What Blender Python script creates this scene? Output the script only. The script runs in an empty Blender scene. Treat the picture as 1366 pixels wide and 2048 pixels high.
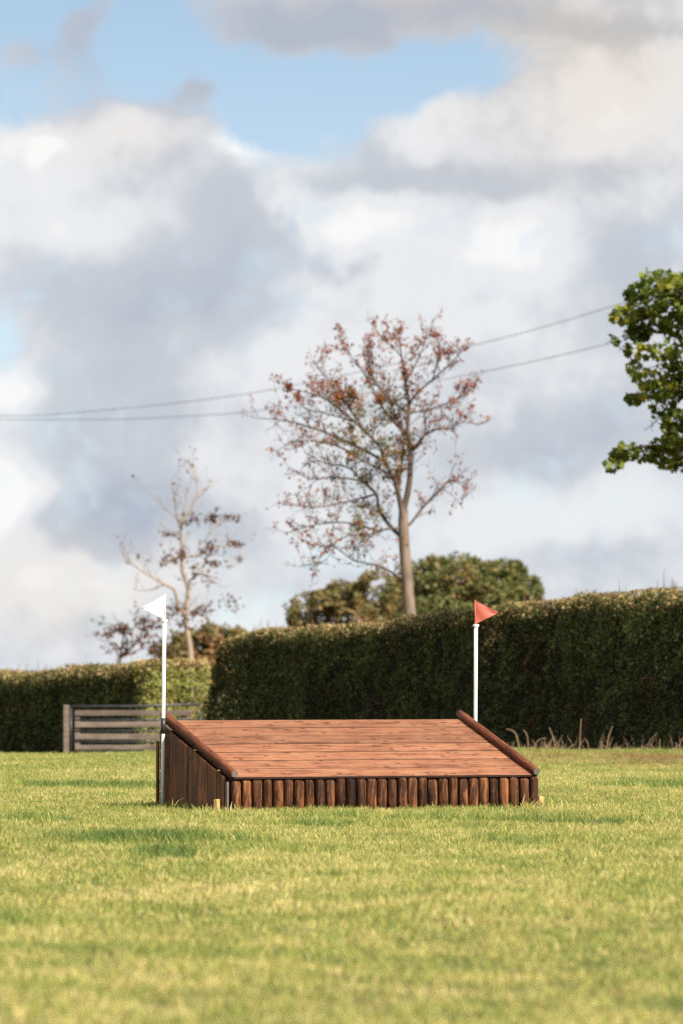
import bpy, math, random
import numpy as np
from mathutils import Vector, Matrix, noise

random.seed(7)
rng = np.random.default_rng(11)
S = bpy.context.scene
C = S.collection

# ------------------------------------------------------------------ camera
CAM_H = 1.32
LENS, SENS = 200.0, 36.0
F = LENS / SENS * 2048.0          # focal length in photo pixels
YH, XC = 1340.0, 683.0            # horizon row and centre column of the photograph
cam_d = bpy.data.cameras.new('camera')
cam = bpy.data.objects.new('camera', cam_d); C.objects.link(cam)
cam_d.sensor_fit = 'VERTICAL'; cam_d.sensor_height = SENS; cam_d.lens = LENS
cam_d.clip_start = 0.5; cam_d.clip_end = 20000
cam.location = (0, 0, CAM_H)
cam.rotation_euler = (math.radians(90) + math.atan((YH - 1024) / F), 0, 0)
cam_d.dof.use_dof = True; cam_d.dof.focus_distance = 54.9; cam_d.dof.aperture_fstop = 3.7
S.camera = cam

# ------------------------------------------------------------------ light and exposure
SUN_H = Vector((0.71, -0.70)).normalized()
SUN_EL = math.radians(37)
sun_vec = Vector((SUN_H.x * math.cos(SUN_EL), SUN_H.y * math.cos(SUN_EL), math.sin(SUN_EL)))
sd = bpy.data.lights.new('sun', 'SUN'); sd.energy = 4.6; sd.angle = math.radians(0.53); sd.color = (1.0, 0.92, 0.80)
sun = bpy.data.objects.new('sun', sd); C.objects.link(sun)
sun.rotation_euler = sun_vec.to_track_quat('Z', 'Y').to_euler()
sun.location = (30, -30, 40)
S.view_settings.view_transform = 'Standard'; S.view_settings.look = 'None'
S.view_settings.exposure = 1.0; S.view_settings.gamma = 1.0; S.view_settings.use_curve_mapping = False
S.render.engine = 'CYCLES'
S.cycles.use_denoising = False
S.cycles.max_bounces = 6; S.cycles.diffuse_bounces = 3; S.cycles.transmission_bounces = 4; S.cycles.transparent_max_bounces = 4

world = bpy.data.worlds.new('World'); S.world = world; world.use_nodes = True
wt = world.node_tree; wt.nodes.clear()
def wn(t, **k):
    n = wt.nodes.new(t)
    for a, v in k.items(): setattr(n, a, v)
    return n
def wl(a, b): wt.links.new(a, b)
def wset(sock, v):
    if hasattr(v, 'is_output'): wl(v, sock)
    else: sock.default_value = v
def wm(op, a, b=0.0, c=0.0, clamp=False):
    n = wn('ShaderNodeMath', operation=op, use_clamp=clamp)
    for i, v in enumerate((a, b, c)): wset(n.inputs[i], v)
    return n.outputs[0]
def wv(op, a, b=(0, 0, 0), c=(0, 0, 0), out=0):
    n = wn('ShaderNodeVectorMath', operation=op)
    wset(n.inputs[0], a); wset(n.inputs[1], b)
    if op == 'MULTIPLY_ADD': wset(n.inputs[2], c)
    return n.outputs[out]
def wnoise(vec, scale, detail, rough=0.55, dist=0.0):
    n = wn('ShaderNodeTexNoise'); wl(vec, n.inputs['Vector'])
    n.inputs['Scale'].default_value = scale; n.inputs['Detail'].default_value = detail
    n.inputs['Roughness'].default_value = rough; n.inputs['Distortion'].default_value = dist
    return n
def wmix(f, a, b):
    n = wn('ShaderNodeMix', data_type='RGBA')
    wset(n.inputs[0], f); wset(n.inputs[6], a); wset(n.inputs[7], b)
    return n.outputs[2]
def wstep(x, a, b):
    n = wn('ShaderNodeMapRange', interpolation_type='SMOOTHSTEP')
    wl(x, n.inputs[0]); n.inputs[1].default_value = a; n.inputs[2].default_value = b
    return n.outputs[0]
tc = wn('ShaderNodeTexCoord'); D = tc.outputs['Generated']
sep = wn('ShaderNodeSeparateXYZ'); wl(D, sep.inputs[0])
az = wm('ARCTAN2', sep.outputs[0], sep.outputs[1]); el = wm('ARCSINE', sep.outputs[2])
comb = wn('ShaderNodeCombineXYZ')           # angles in hundredths of the frame's pixel grid
wl(wm('MULTIPLY_ADD', az, F / 100, XC / 100), comb.inputs[0])
wl(wm('MULTIPLY_ADD', el, -F / 100, YH / 100), comb.inputs[1])
UV = comb.outputs[0]
n_big = wnoise(D, 42, 5, 0.5); n_med = wnoise(D, 95, 6, 0.55); n_fine = wnoise(D, 30, 7, 0.6); n_edge = wnoise(D, 150, 7, 0.62, 0.4)
warp = wv('MULTIPLY_ADD', n_big.outputs['Color'], (2.0, 1.5, 0), (-1.0, -0.75, 0))
warp2 = wv('MULTIPLY_ADD', n_med.outputs['Color'], (1.1, 0.9, 0), (-0.55, -0.45, 0))
P1 = wv('ADD', wv('ADD', UV, warp), warp2)
def field(blobs, start):
    acc = start
    for (u, v, su, sv, a) in blobs:
        q = wv('MULTIPLY_ADD', P1, (1 / su, 1 / sv, 0), (-u / su, -v / sv, 0))
        dd = wv('DOT_PRODUCT', q, q, out=1)
        acc = wm('MULTIPLY_ADD', wm('POWER', 0.36788, dd), a, acc)
    return acc
cover0 = wm('MULTIPLY_ADD', wm('SUBTRACT', n_fine.outputs[0], 0.5), 0.9, 0.85)
COVER = [(0.3, 0.4, 3.6, 1.3, -1.3), (0.2, 2.0, 1.6, 0.7, -0.9), (3.2, 1.3, 1.6, 0.7, -0.7), (6.2, 2.0, 2.3, 0.75, -1.5), (8.9, 1.5, 1.3, 0.5, -1.1),
         (4.9, 2.4, 0.9, 0.45, -0.7), (0.0, 6.8, 0.55, 0.7, -0.75), (10.6, 9.75, 0.6, 0.5, -0.36), (6.5, 11.0, 0.9, 0.45, -0.34), (5.2, 12.2, 0.9, 0.5, -0.36),
         (6.2, 0.3, 1.5, 0.6, 1.2), (9.0, 0.0, 2.6, 0.55, 1.2), (12.6, 0.4, 2.2, 0.6, 0.9),
         (1.7, 0.6, 0.5, 0.9, 1.0), (0.5, 1.3, 0.7, 0.6, 0.95), (3.9, 1.7, 0.7, 0.35, 0.9),
         (2.6, 3.0, 1.5, 1.0, 1.2), (0.2, 3.9, 1.4, 0.8, 0.8), (12.0, 2.2, 2.4, 0.8, 1.0), (8.6, 2.9, 1.2, 0.7, 0.6)]
cover = wm('MULTIPLY_ADD', wm('SUBTRACT', n_edge.outputs[0], 0.5), 1.3, field(COVER, cover0))
alpha = wstep(cover, 0.05, 0.90)
# lit and grey parts of the clouds
bright0 = wm('MULTIPLY_ADD', wm('SUBTRACT', n_med.outputs[0], 0.5), 0.75, wm('MULTIPLY_ADD', wm('SUBTRACT', n_big.outputs[0], 0.5), 0.7, 0.50))
BRIGHT = [(2.4, 2.5, 1.0, 0.6, 0.30), (4.9, 2.95, 0.45, 0.25, 2.0), (0.5, 3.5, 1.0, 0.8, 0.45), (1.6, 4.6, 1.1, 0.45, 0.42), (1.0, 2.9, 0.45, 0.25, 0.9),
          (7.3, 4.5, 1.2, 0.55, 0.8), (10.2, 4.9, 1.1, 0.9, 0.8), (8.2, 5.7, 1.5, 0.6, 0.42), (12.0, 2.4, 1.9, 0.75, 0.45), (8.4, 2.3, 0.5, 0.5, 0.25),
          (3.2, 5.9, 2.3, 0.85, -0.62), (4.9, 4.5, 0.9, 1.1, -0.5), (12.8, 5.3, 1.1, 0.9, -0.55), (9.8, 3.5, 2.4, 0.38, -0.35), (7.2, 3.5, 1.4, 0.4, -0.25), (6.6, 5.2, 0.5, 0.3, -0.3),
          (2.1, 8.3, 1.4, 1.3, -0.45), (2.4, 10.3, 1.8, 0.65, -0.85), (4.2, 9.5, 0.9, 0.8, 0.15), (11.2, 8.8, 2.0, 0.7, -0.55), (0.2, 7.8, 0.6, 0.4, 1.1), (-0.1, 10.0, 0.9, 0.8, 1.7),
          (1.6, 11.6, 2.0, 0.55, 0.55), (3.0, 13.0, 3.0, 0.5, 0.1), (12.0, 10.4, 2.4, 0.6, 0.25), (12.0, 11.3, 1.8, 0.3, -0.25), (6.0, 0.6, 2.0, 0.6, -1.1), (9.5, 0.5, 1.3, 0.35, -0.6), (12.5, 0.75, 2.0, 0.25, -0.45), (1.5, 0.8, 1.4, 1.2, -0.9), (3.9, 1.7, 0.9, 0.5, -0.8), (6.5, 7.0, 1.6, 0.9, 0.2), (7.5, 8.8, 2.5, 1.2, 0.12), (9.0, 10.6, 2.5, 1.0, 0.2)]
bright = wm('MULTIPLY_ADD', wm('SUBTRACT', n_edge.outputs[0], 0.5), 0.5, field(BRIGHT, bright0))
warm = field([(12.2, 1.6, 2.6, 1.6, 1.0), (8.5, 0.4, 3.0, 0.7, 0.7), (1.2, 11.8, 2.4, 0.9, 0.7), (2.4, 2.6, 1.4, 0.8, 0.4)], 0.05)
KC = 5.5
def col(r, g, b, k=KC):
    f = lambda c: ((c / 255 + 0.055) / 1.055) ** 2.4 if c > 10 else c / 255 / 12.92
    return (f(r) * k, f(g) * k, f(b) * k, 1)
grey = wmix(wm('MINIMUM', warm, 1.0), col(199, 205, 215), col(202, 198, 195))
white = wmix(wm('MINIMUM', warm, 1.0), col(236, 238, 241), col(238, 231, 224))
cl = wmix(wstep(bright, 0.20, 0.78), grey, white)
cl = wmix(wm('MULTIPLY', wstep(bright, 0.25, -0.5), 0.8), cl, col(176, 185, 202))
cl = wmix(wstep(bright, 0.85, 1.25), cl, col(252, 251, 250))
sky = wn('ShaderNodeTexSky', sky_type='NISHITA', sun_disc=False)
sky.sun_elevation = SUN_EL
sky.sun_rotation = math.atan2(sun_vec.x, sun_vec.y)
sky.air_density = 1.0; sky.dust_density = 0.2; sky.ozone_density = 2.0; sky.altitude = 100
lift = wv('MULTIPLY_ADD', D, (1, 1, 2.2), (0, 0, 0.055))      # the clear air between the clouds is the deeper blue of higher sky
wl(wv('NORMALIZE', lift), sky.inputs[0])
veil = wm('MULTIPLY', wm('POWER', 0.36788, wm('MULTIPLY', wm('ABSOLUTE', el), 14.0)), 1.35)   # thin haze thickening towards the horizon
clear = wmix(wm('MINIMUM', veil, 0.6), wv('MULTIPLY', sky.outputs[0], (0.90, 0.99, 0.90)), col(232, 238, 242))
mixc = wmix(alpha, clear, cl)
bg = wn('ShaderNodeBackground'); wl(mixc, bg.inputs[0]); bg.inputs[1].default_value = 0.09
wo = wn('ShaderNodeOutputWorld'); wl(bg.outputs[0], wo.inputs[0])

# ------------------------------------------------------------------ helpers
def P(px, py, d):
    """the point at distance d that the photograph shows at (px, py)"""
    return Vector(((px - XC) / F * d, d, CAM_H + (YH - py) / F * d))

def tag(o, label=None, cat=None, group=None, kind=None):
    if label: o['label'] = label
    if cat: o['category'] = cat
    if group: o['group'] = group
    if kind: o['kind'] = kind
    return o

def empty(name, loc, rz=0.0):
    o = bpy.data.objects.new(name, None); C.objects.link(o)
    o.location = loc; o.rotation_euler = (0, 0, rz); o.empty_display_size = 0.2
    return o

class MB:
    def __init__(s): s.v = []; s.f = []; s.smooth = False
    def add(s, vs, fs):
        b = len(s.v); s.v.extend([tuple(x) for x in vs]); s.f.extend([tuple(i + b for i in f) for f in fs])
    def box(s, x0, x1, y0, y1, z0, z1):
        s.add([(x0, y0, z0), (x1, y0, z0), (x1, y1, z0), (x0, y1, z0), (x0, y0, z1), (x1, y0, z1), (x1, y1, z1), (x0, y1, z1)],
              [(0, 3, 2, 1), (4, 5, 6, 7), (0, 1, 5, 4), (1, 2, 6, 5), (2, 3, 7, 6), (3, 0, 4, 7)])
    def tube(s, pts, rad, n=6, cap=True):
        pts = [Vector(p) for p in pts]; b = len(s.v); m = len(pts)
        ref = Vector((0.31, 0.52, 0.2)).normalized()
        for i, p in enumerate(pts):
            t = (pts[min(i + 1, m - 1)] - pts[max(i - 1, 0)]).normalized()
            a = t.cross(ref)
            if a.length < 1e-4: a = t.cross(Vector((1, 0, 0)))
            a.normalize(); c = t.cross(a)
            for k in range(n):
                w = 2 * math.pi * k / n
                s.v.append(tuple(p + (a * math.cos(w) + c * math.sin(w)) * rad[i]))
        for i in range(m - 1):
            for k in range(n):
                s.f.append((b + i * n + k, b + i * n + (k + 1) % n, b + (i + 1) * n + (k + 1) % n, b + (i + 1) * n + k))
        if cap:
            s.f.append(tuple(b + k for k in range(n))[::-1]); s.f.append(tuple(b + (m - 1) * n + k for k in range(n)))
    def mesh(s, name):
        me = bpy.data.meshes.new(name); me.from_pydata(s.v, [], s.f); me.update()
        if s.smooth: me.shade_smooth()
        return me
    def build(s, name, mat, parent=None, bevel=0.0):
        me = s.mesh(name); me.materials.append(mat)
        return link(name, me, parent, bevel)

def link(name, me, parent=None, bevel=0.0):
    o = bpy.data.objects.new(name, me); C.objects.link(o)
    if parent: o.parent = parent
    if bevel:
        m = o.modifiers.new('bevel', 'BEVEL'); m.width = bevel; m.segments = 2; m.limit_method = 'ANGLE'
    return o

def leaves_mesh(name, pos, size, flat=None, aspect=1.5, seed=1, cup=0.25):
    """rhombic leaves, one island each: pos (n,3), size (n,), flat = preferred normal (n,3) or None"""
    r = np.random.default_rng(seed); n = len(pos)
    nor = r.normal(size=(n, 3)); nor /= np.linalg.norm(nor, axis=1)[:, None]
    if flat is not None:
        nor = nor * 0.9 + flat; nor /= np.linalg.norm(nor, axis=1)[:, None]
    t = np.cross(nor, r.normal(size=(n, 3))); t /= np.linalg.norm(t, axis=1)[:, None] + 1e-9
    b = np.cross(nor, t)
    L = (size * 0.5)[:, None]; W = L / aspect
    v = np.empty((n, 4, 3))
    v[:, 0] = pos - t * L; v[:, 1] = pos + b * W + nor * W * cup; v[:, 2] = pos + t * L; v[:, 3] = pos - b * W + nor * W * cup
    me = bpy.data.meshes.new(name)
    me.vertices.add(4 * n); me.vertices.foreach_set('co', v.astype(np.float32).ravel())
    i = np.arange(n)[:, None] * 4
    idx = np.concatenate([i, i + 1, i + 2, i, i + 2, i + 3], axis=1).ravel()
    me.loops.add(6 * n); me.loops.foreach_set('vertex_index', idx.astype(np.int32))
    me.polygons.add(2 * n); me.polygons.foreach_set('loop_start', (np.arange(2 * n) * 3).astype(np.int32))
    me.update(calc_edges=True); me.validate()
    return me

# ------------------------------------------------------------------ materials
def newmat(name):
    m = bpy.data.materials.new(name); m.use_nodes = True; nt = m.node_tree; nt.nodes.clear()
    return m, nt
class NT:
    def __init__(s, nt): s.nt = nt
    def n(s, t, **k):
        x = s.nt.nodes.new(t)
        for a, v in k.items(): setattr(x, a, v)
        return x
    def set(s, sock, v):
        if hasattr(v, 'is_output'): s.nt.links.new(v, sock)
        else: sock.default_value = v
    def math(s, op, a, b=0.0, c=0.0, clamp=False):
        x = s.n('ShaderNodeMath', operation=op, use_clamp=clamp)
        for i, v in enumerate((a, b, c)): s.set(x.inputs[i], v)
        return x.outputs[0]
    def noise(s, vec, scale, detail=4, rough=0.55, dist=0.0):
        x = s.n('ShaderNodeTexNoise'); s.set(x.inputs['Vector'], vec)
        x.inputs['Scale'].default_value = scale; x.inputs['Detail'].default_value = detail
        x.inputs['Roughness'].default_value = rough; x.inputs['Distortion'].default_value = dist
        return x.outputs[0]
    def mapping(s, vec, loc=(0, 0, 0), scale=(1, 1, 1), rot=(0, 0, 0)):
        x = s.n('ShaderNodeMapping'); s.set(x.inputs[0], vec)
        s.set(x.inputs[1], loc); x.inputs[2].default_value = rot; x.inputs[3].default_value = scale
        return x.outputs[0]
    def ramp(s, f, stops):
        x = s.n('ShaderNodeValToRGB'); s.set(x.inputs[0], f)
        e = x.color_ramp.elements
        while len(e) < len(stops): e.new(0.5)
        for i, (p, c) in enumerate(stops): e[i].position = p; e[i].color = (*c, 1) if len(c) == 3 else c
        return x.outputs[0]
    def mix(s, f, a, b, mode='MIX'):
        x = s.n('ShaderNodeMix', data_type='RGBA', blend_type=mode)
        s.set(x.inputs[0], f); s.set(x.inputs[6], a if hasattr(a, 'is_output') else (*a, 1)); s.set(x.inputs[7], b if hasattr(b, 'is_output') else (*b, 1))
        return x.outputs[2]
    def step(s, x_, a, b):
        x = s.n('ShaderNodeMapRange', interpolation_type='SMOOTHSTEP'); s.set(x.inputs[0], x_)
        x.inputs[1].default_value = a; x.inputs[2].default_value = b
        return x.outputs[0]
    def out(s, sh):
        o = s.n('ShaderNodeOutputMaterial'); s.nt.links.new(sh, o.inputs[0])
    def pbr(s, color, rough=0.7, spec=0.3, bump=None, bstr=0.3, bdist=0.01, metal=0.0):
        x = s.n('ShaderNodeBsdfPrincipled'); s.set(x.inputs['Base Color'], color if hasattr(color, 'is_output') else (*color, 1))
        s.set(x.inputs['Roughness'], rough); x.inputs['Specular IOR Level'].default_value = spec; x.inputs['Metallic'].default_value = metal
        if bump is not None:
            b = s.n('ShaderNodeBump'); s.set(b.inputs['Height'], bump); b.inputs['Strength'].default_value = bstr; b.inputs['Distance'].default_value = bdist
            s.nt.links.new(b.outputs[0], x.inputs['Normal'])
        return x.outputs[0]

def leaf_mat(name, stops, trans=0.3, scale=1.5, gloss=0.25):
    """leaf colours picked per leaf and, more slowly, by place in the crown"""
    m, nt = newmat(name); t = NT(nt)
    g = t.n('ShaderNodeNewGeometry'); tcn = t.n('ShaderNodeTexCoord')
    nz = t.noise(tcn.outputs['Object'], scale, 3)
    f = t.math('ADD', t.math('MULTIPLY', g.outputs['Random Per Island'], 0.55), t.math('MULTIPLY_ADD', nz, 1.3, -0.42))
    c = t.ramp(f, stops)
    d = t.pbr(c, 0.55, gloss)
    tr = t.n('ShaderNodeBsdfTranslucent'); t.set(tr.inputs[0], t.mix(1.0, c, (1.0, 0.95, 0.55), 'MULTIPLY'))
    mx = t.n('ShaderNodeMixShader'); mx.inputs[0].default_value = trans
    nt.links.new(d, mx.inputs[1]); nt.links.new(tr.outputs[0], mx.inputs[2]); t.out(mx.outputs[0])
    return m

def bark_mat(name, c0, c1, scale=8):
    m, nt = newmat(name); t = NT(nt); tcn = t.n('ShaderNodeTexCoord')
    nz = t.noise(t.mapping(tcn.outputs['Object'], scale=(1, 1, 0.3)), scale, 5, 0.65)
    t.out(t.pbr(t.ramp(nz, [(0.3, c0), (0.7, c1)]), 0.85, 0.15, nz, 0.5, 0.03))
    return m

def wood_mat(name, dark, mid, light, axis, grain=1.0, knots=True, vary=0.25, grey=None, rough=0.6, spec=0.3, kstr=0.8, k2d=False):
    """stained timber: grain runs along the local axis, every piece offset and tinted by its own random"""
    m, nt = newmat(name); t = NT(nt); tcn = t.n('ShaderNodeTexCoord'); oi = t.n('ShaderNodeObjectInfo')
    rnd = oi.outputs['Random']
    off = t.n('ShaderNodeCombineXYZ')
    for i, k in enumerate((17.3, 9.1, 23.7)): t.set(off.inputs[i], t.math('MULTIPLY', rnd, k))
    sc = [26.0 * grain] * 3; sc[axis] = 1.3 * grain
    v0 = t.n('ShaderNodeVectorMath', operation='ADD'); t.set(v0.inputs[0], tcn.outputs['Object']); t.set(v0.inputs[1], off.outputs[0])
    wob = t.n('ShaderNodeTexNoise'); t.set(wob.inputs['Vector'], v0.outputs[0]); wob.inputs['Scale'].default_value = 4.0; wob.inputs['Detail'].default_value = 2
    v1 = t.n('ShaderNodeVectorMath', operation='MULTIPLY_ADD'); t.set(v1.inputs[0], wob.outputs['Color']); v1.inputs[1].default_value = (0.09, 0.09, 0.09); t.set(v1.inputs[2], v0.outputs[0])
    vec = t.mapping(v1.outputs[0], scale=sc)
    g1 = t.noise(vec, 1.0, 7, 0.62, 0.5)
    blot = t.noise(v0.outputs[0], 3.2, 4, 0.6)
    f = t.math('ADD', t.math('MULTIPLY', g1, 0.75), t.math('MULTIPLY', blot, 0.35))
    c = t.ramp(f, [(0.34, dark), (0.52, mid), (0.70, light)])
    if knots:
        ks = [4.6] * 3; ks[axis] = 2.4
        if k2d: ks = [3.4, 5.4, 1.0]
        vo = t.n('ShaderNodeTexVoronoi', feature='F1', voronoi_dimensions='2D' if k2d else '3D'); t.set(vo.inputs['Vector'], t.mapping(v1.outputs[0], scale=ks)); vo.inputs['Scale'].default_value = 1.0
        core = t.step(vo.outputs['Distance'], 0.13, 0.05)
        halo = t.math('MULTIPLY', t.step(vo.outputs['Distance'], 0.42, 0.10), t.step(g1, 0.50, 0.36))
        k = t.math('MAXIMUM', core, t.math('MULTIPLY', halo, 0.9))
        c = t.mix(t.math('MULTIPLY', k, kstr), c, dark)
    br = t.math('MULTIPLY_ADD', rnd, vary * 2, 1 - vary)
    bc = t.n('ShaderNodeCombineXYZ')
    for i in range(3): t.set(bc.inputs[i], br)
    c = t.mix(1.0, c, bc.outputs[0], 'MULTIPLY')
    if grey:
        gm = t.step(t.noise(v0.outputs[0], 11, 5, 0.7), 0.56, 0.74)
        c = t.mix(t.math('MULTIPLY', gm, 0.55), c, grey)
    t.out(t.pbr(c, rough, spec, g1, 0.35, 0.004))
    return m

def plain(name, c, rough=0.5, spec=0.3, dirt=0.15, scale=20, metal=0.0):
    m, nt = newmat(name); t = NT(nt); tcn = t.n('ShaderNodeTexCoord')
    nz = t.noise(tcn.outputs['Object'], scale, 4, 0.6)
    c2 = tuple(x * (1 - dirt) for x in c)
    t.out(t.pbr(t.ramp(nz, [(0.35, c2), (0.65, c)]), rough, spec, metal=metal))
    return m

M = {}
M['plank'] = wood_mat('plank_wood', (0.062, 0.022, 0.012), (0.215, 0.087, 0.043), (0.305, 0.143, 0.076), 0, 1.0, vary=0.18, rough=0.72, spec=0.18, kstr=0.75, grey=(0.27, 0.175, 0.135), k2d=True)
M['plank_edge'] = wood_mat('plank_gap_shade', (0.012, 0.006, 0.004), (0.030, 0.014, 0.009), (0.05, 0.025, 0.016), 0, 1.0, knots=False, vary=0.1, rough=0.8)  # dark edge colour paints in the shade of the gaps between planks
M['rail'] = wood_mat('rail_wood', (0.026, 0.008, 0.004), (0.115, 0.033, 0.013), (0.215, 0.068, 0.026), 0, 1.3, vary=0.1, rough=0.6, spec=0.2)
M['pole'] = wood_mat('pole_wood', (0.010, 0.0045, 0.003), (0.044, 0.018, 0.0095), (0.22, 0.084, 0.030), 2, 1.25, vary=0.62, grey=(0.12, 0.085, 0.075), rough=0.72, spec=0.15, kstr=0.6)
M['side'] = wood_mat('side_board_wood', (0.011, 0.0042, 0.002), (0.090, 0.029, 0.0078), (0.22, 0.078, 0.020), 2, 0.9, vary=0.40, rough=0.6)
M['grey_end'] = wood_mat('weathered_end', (0.06, 0.053, 0.05), (0.13, 0.118, 0.112), (0.19, 0.175, 0.17), 2, 1.0, knots=False, vary=0.1)
M['peg'] = wood_mat('raw_peg', (0.34, 0.20, 0.06), (0.48, 0.31, 0.11), (0.56, 0.39, 0.16), 2, 1.0, knots=False, vary=0.05)
M['gate_wood'] = wood_mat('gate_timber', (0.055, 0.041, 0.032), (0.13, 0.10, 0.08), (0.20, 0.16, 0.13), 0, 0.5, knots=False, vary=0.15)
M['metal'] = plain('gate_metal', (0.06, 0.062, 0.068), 0.45, 0.5, 0.4, 15, 0.4)
M['white'] = plain('white_plastic', (0.80, 0.79, 0.75), 0.35, 0.4, 0.05)
M['flag_white'] = plain('white_flag_plastic', (0.82, 0.82, 0.80), 0.45, 0.3, 0.03)
M['black'] = plain('black_tape', (0.025, 0.025, 0.028), 0.4, 0.5, 0.3)
M['wire'] = plain('wire_metal', (0.06, 0.06, 0.065), 0.5, 0.4, 0.2)
def red_flag_mat():
    m, nt = newmat('red_flag_plastic'); t = NT(nt); tcn = t.n('ShaderNodeTexCoord')
    w = t.n('ShaderNodeTexWave', wave_type='BANDS', bands_direction='Z'); t.set(w.inputs[0], t.mapping(tcn.outputs['Object'], rot=(0, -0.16, 0)))
    w.inputs['Scale'].default_value = 22; w.inputs['Distortion'].default_value = 0.3
    t.out(t.pbr(t.ramp(w.outputs[1], [(0.2, (0.46, 0.105, 0.075)), (0.8, (0.54, 0.145, 0.105))]), 0.45, 0.3))
    return m
M['flag_red'] = red_flag_mat()

# ------------------------------------------------------------------ terrain
def sstep(x, a, b):
    t = np.clip((np.asarray(x, float) - a) / (b - a), 0, 1); return t * t * (3 - 2 * t)
def ground_z(x, y):
    x = np.asarray(x, float); y = np.asarray(y, float)
    drop = 0.62 * sstep(y, 89.5, 112) * (1 - 0.85 * sstep(x, 1.0, 7.0)) + 0.35 * sstep(y, 100, 140) * sstep(x, 1.0, 7.0)
    und = 0.035 * np.sin(x * 0.55 + 0.4) * np.sin(y * 0.21 + 1.0) + 0.02 * np.sin(x * 1.3 + y * 0.4)
    und = und * (1 - sstep(np.abs(y - 55.5), 5, 2.5) * sstep(-np.abs(x - 0.4), -4.5, -2.5))
    hollow = 0.03 * sstep(-np.abs(y - 54.5), -7.0, -3.5) * sstep(-np.abs(x - 0.4), -7.0, -4.0)
    return -drop - hollow + und * sstep(y, 10, 20) * (1 - sstep(y, 120, 160))
xs = np.concatenate([np.array([-4000, -1500, -600, -200, -80, -40]), np.arange(-25, 25.1, 0.5), np.array([40, 80, 200, 600, 1500, 4000])])
ys = np.concatenate([np.array([-600, -100, -20, 0, 8]), np.arange(14, 150.1, 0.75), np.array([180, 260, 400, 800, 2000, 5000, 9000])])
gx, gy = np.meshgrid(xs, ys); gz = ground_z(gx, gy)
gv = np.stack([gx.ravel(), gy.ravel(), gz.ravel()], 1)
nx, ny = len(xs), len(ys)
gf = [(j * nx + i, j * nx + i + 1, (j + 1) * nx + i + 1, (j + 1) * nx + i) for j in range(ny - 1) for i in range(nx - 1)]
me = bpy.data.meshes.new('field'); me.from_pydata(gv.tolist(), [], gf); me.shade_smooth()
m, nt = newmat('field_soil'); t = NT(nt); g = t.n('ShaderNodeNewGeometry')
n1 = t.noise(g.outputs['Position'], 0.9, 4); n2 = t.noise(g.outputs['Position'], 25, 4)
t.out(t.pbr(t.mix(n2, t.ramp(n1, [(0.35, (0.10, 0.12, 0.03)), (0.65, (0.22, 0.18, 0.06))]), (0.10, 0.08, 0.04)), 0.9, 0.1, n2, 0.6, 0.05))
me.materials.append(m)
field_o = tag(link('field', me), kind='structure')

# ------------------------------------------------------------------ grass
JO = P(452, 1615, 54.2); JO.z = -0.03          # front left foot of the jump
PHI = math.radians(25)
JW, JL, JF, JB = 3.334, 1.573, 0.345, 0.858  # width, depth, front height, back height
lx = Vector((math.cos(PHI), math.sin(PHI), 0)); ly = Vector((-math.sin(PHI), math.cos(PHI), 0))
def make_tuft(name, n, rad, h0, h1, w, seed, lean):
    r = np.random.default_rng(seed); vs = []; fs = []
    for i in range(n):
        a = r.uniform(0, 2 * math.pi); q = rad * math.sqrt(r.uniform()); p = np.array([q * math.cos(a), q * math.sin(a), -0.006])
        h = r.uniform(h0, h1); b = r.uniform(0, 2 * math.pi); bend = r.uniform(0.1, 1.0) * lean * h
        dirv = np.array([math.cos(b), math.sin(b), 0]); sa = r.uniform(0, math.pi); side = np.array([math.cos(sa), math.sin(sa), 0]) * w * r.uniform(0.7, 1.2) / 2
        p1 = p + dirv * bend * 0.3 + np.array([0, 0, h * 0.55]); p2 = p + dirv * bend + np.array([0, 0, h])
        k = len(vs); vs += [p - side, p + side, p1 + side * 0.8, p1 - side * 0.8, p2]
        fs += [(k, k + 1, k + 2, k + 3), (k + 3, k + 2, k + 4)]
    me = bpy.data.meshes.new(name); me.from_pydata([tuple(x) for x in vs], [], fs); me.update()
    o = bpy.data.objects.new(name, me); return o
m, nt = newmat('grass_blades'); t = NT(nt)
ai = lambda nm: (lambda x: (setattr(x, 'attribute_name', nm), setattr(x, 'attribute_type', 'INSTANCER'), x.outputs['Fac'])[-1])(t.n('ShaderNodeAttribute'))
g = t.n('ShaderNodeNewGeometry'); isl = g.outputs['Random Per Island']
dry = ai('dry')
f = t.math('ADD', dry, t.math('MULTIPLY_ADD', isl, 0.78, -0.39))
gcol = t.ramp(f, [(0.0, (0.075, 0.125, 0.030)), (0.28, (0.155, 0.225, 0.045)), (0.55, (0.315, 0.335, 0.080)), (0.78, (0.47, 0.40, 0.125)), (1.0, (0.68, 0.55, 0.27))])
gcol = t.mix(t.math('MULTIPLY', ai('brown'), 0.85), gcol, (0.24, 0.12, 0.06))
vr = t.math('MULTIPLY_ADD', t.math('FRACT', t.math('MULTIPLY', isl, 37.7)), 0.85, 0.62); vc = t.n('ShaderNodeCombineXYZ')
for i in range(3): t.set(vc.inputs[i], vr)
gcol = t.mix(1.0, gcol, vc.outputs[0], 'MULTIPLY')
dd = t.pbr(gcol, 0.5, 0.35)
tr = t.n('ShaderNodeBsdfTranslucent'); t.set(tr.inputs[0], t.mix(1.0, gcol, (1.0, 1.0, 0.6), 'MULTIPLY'))
mx = t.n('ShaderNodeMixShader'); mx.inputs[0].default_value = 0.35
nt.links.new(dd, mx.inputs[1]); nt.links.new(tr.outputs[0], mx.inputs[2]); t.out(mx.outputs[0])
GRASS = m
tufts = bpy.data.collections.new('grass_sources')
for i in range(4):
    o = make_tuft('grass_tuft', 36, 0.10, 0.016, 0.050, 0.0036, 30 + i, 1.0); o.data.materials.append(GRASS); tufts.objects.link(o)
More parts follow.
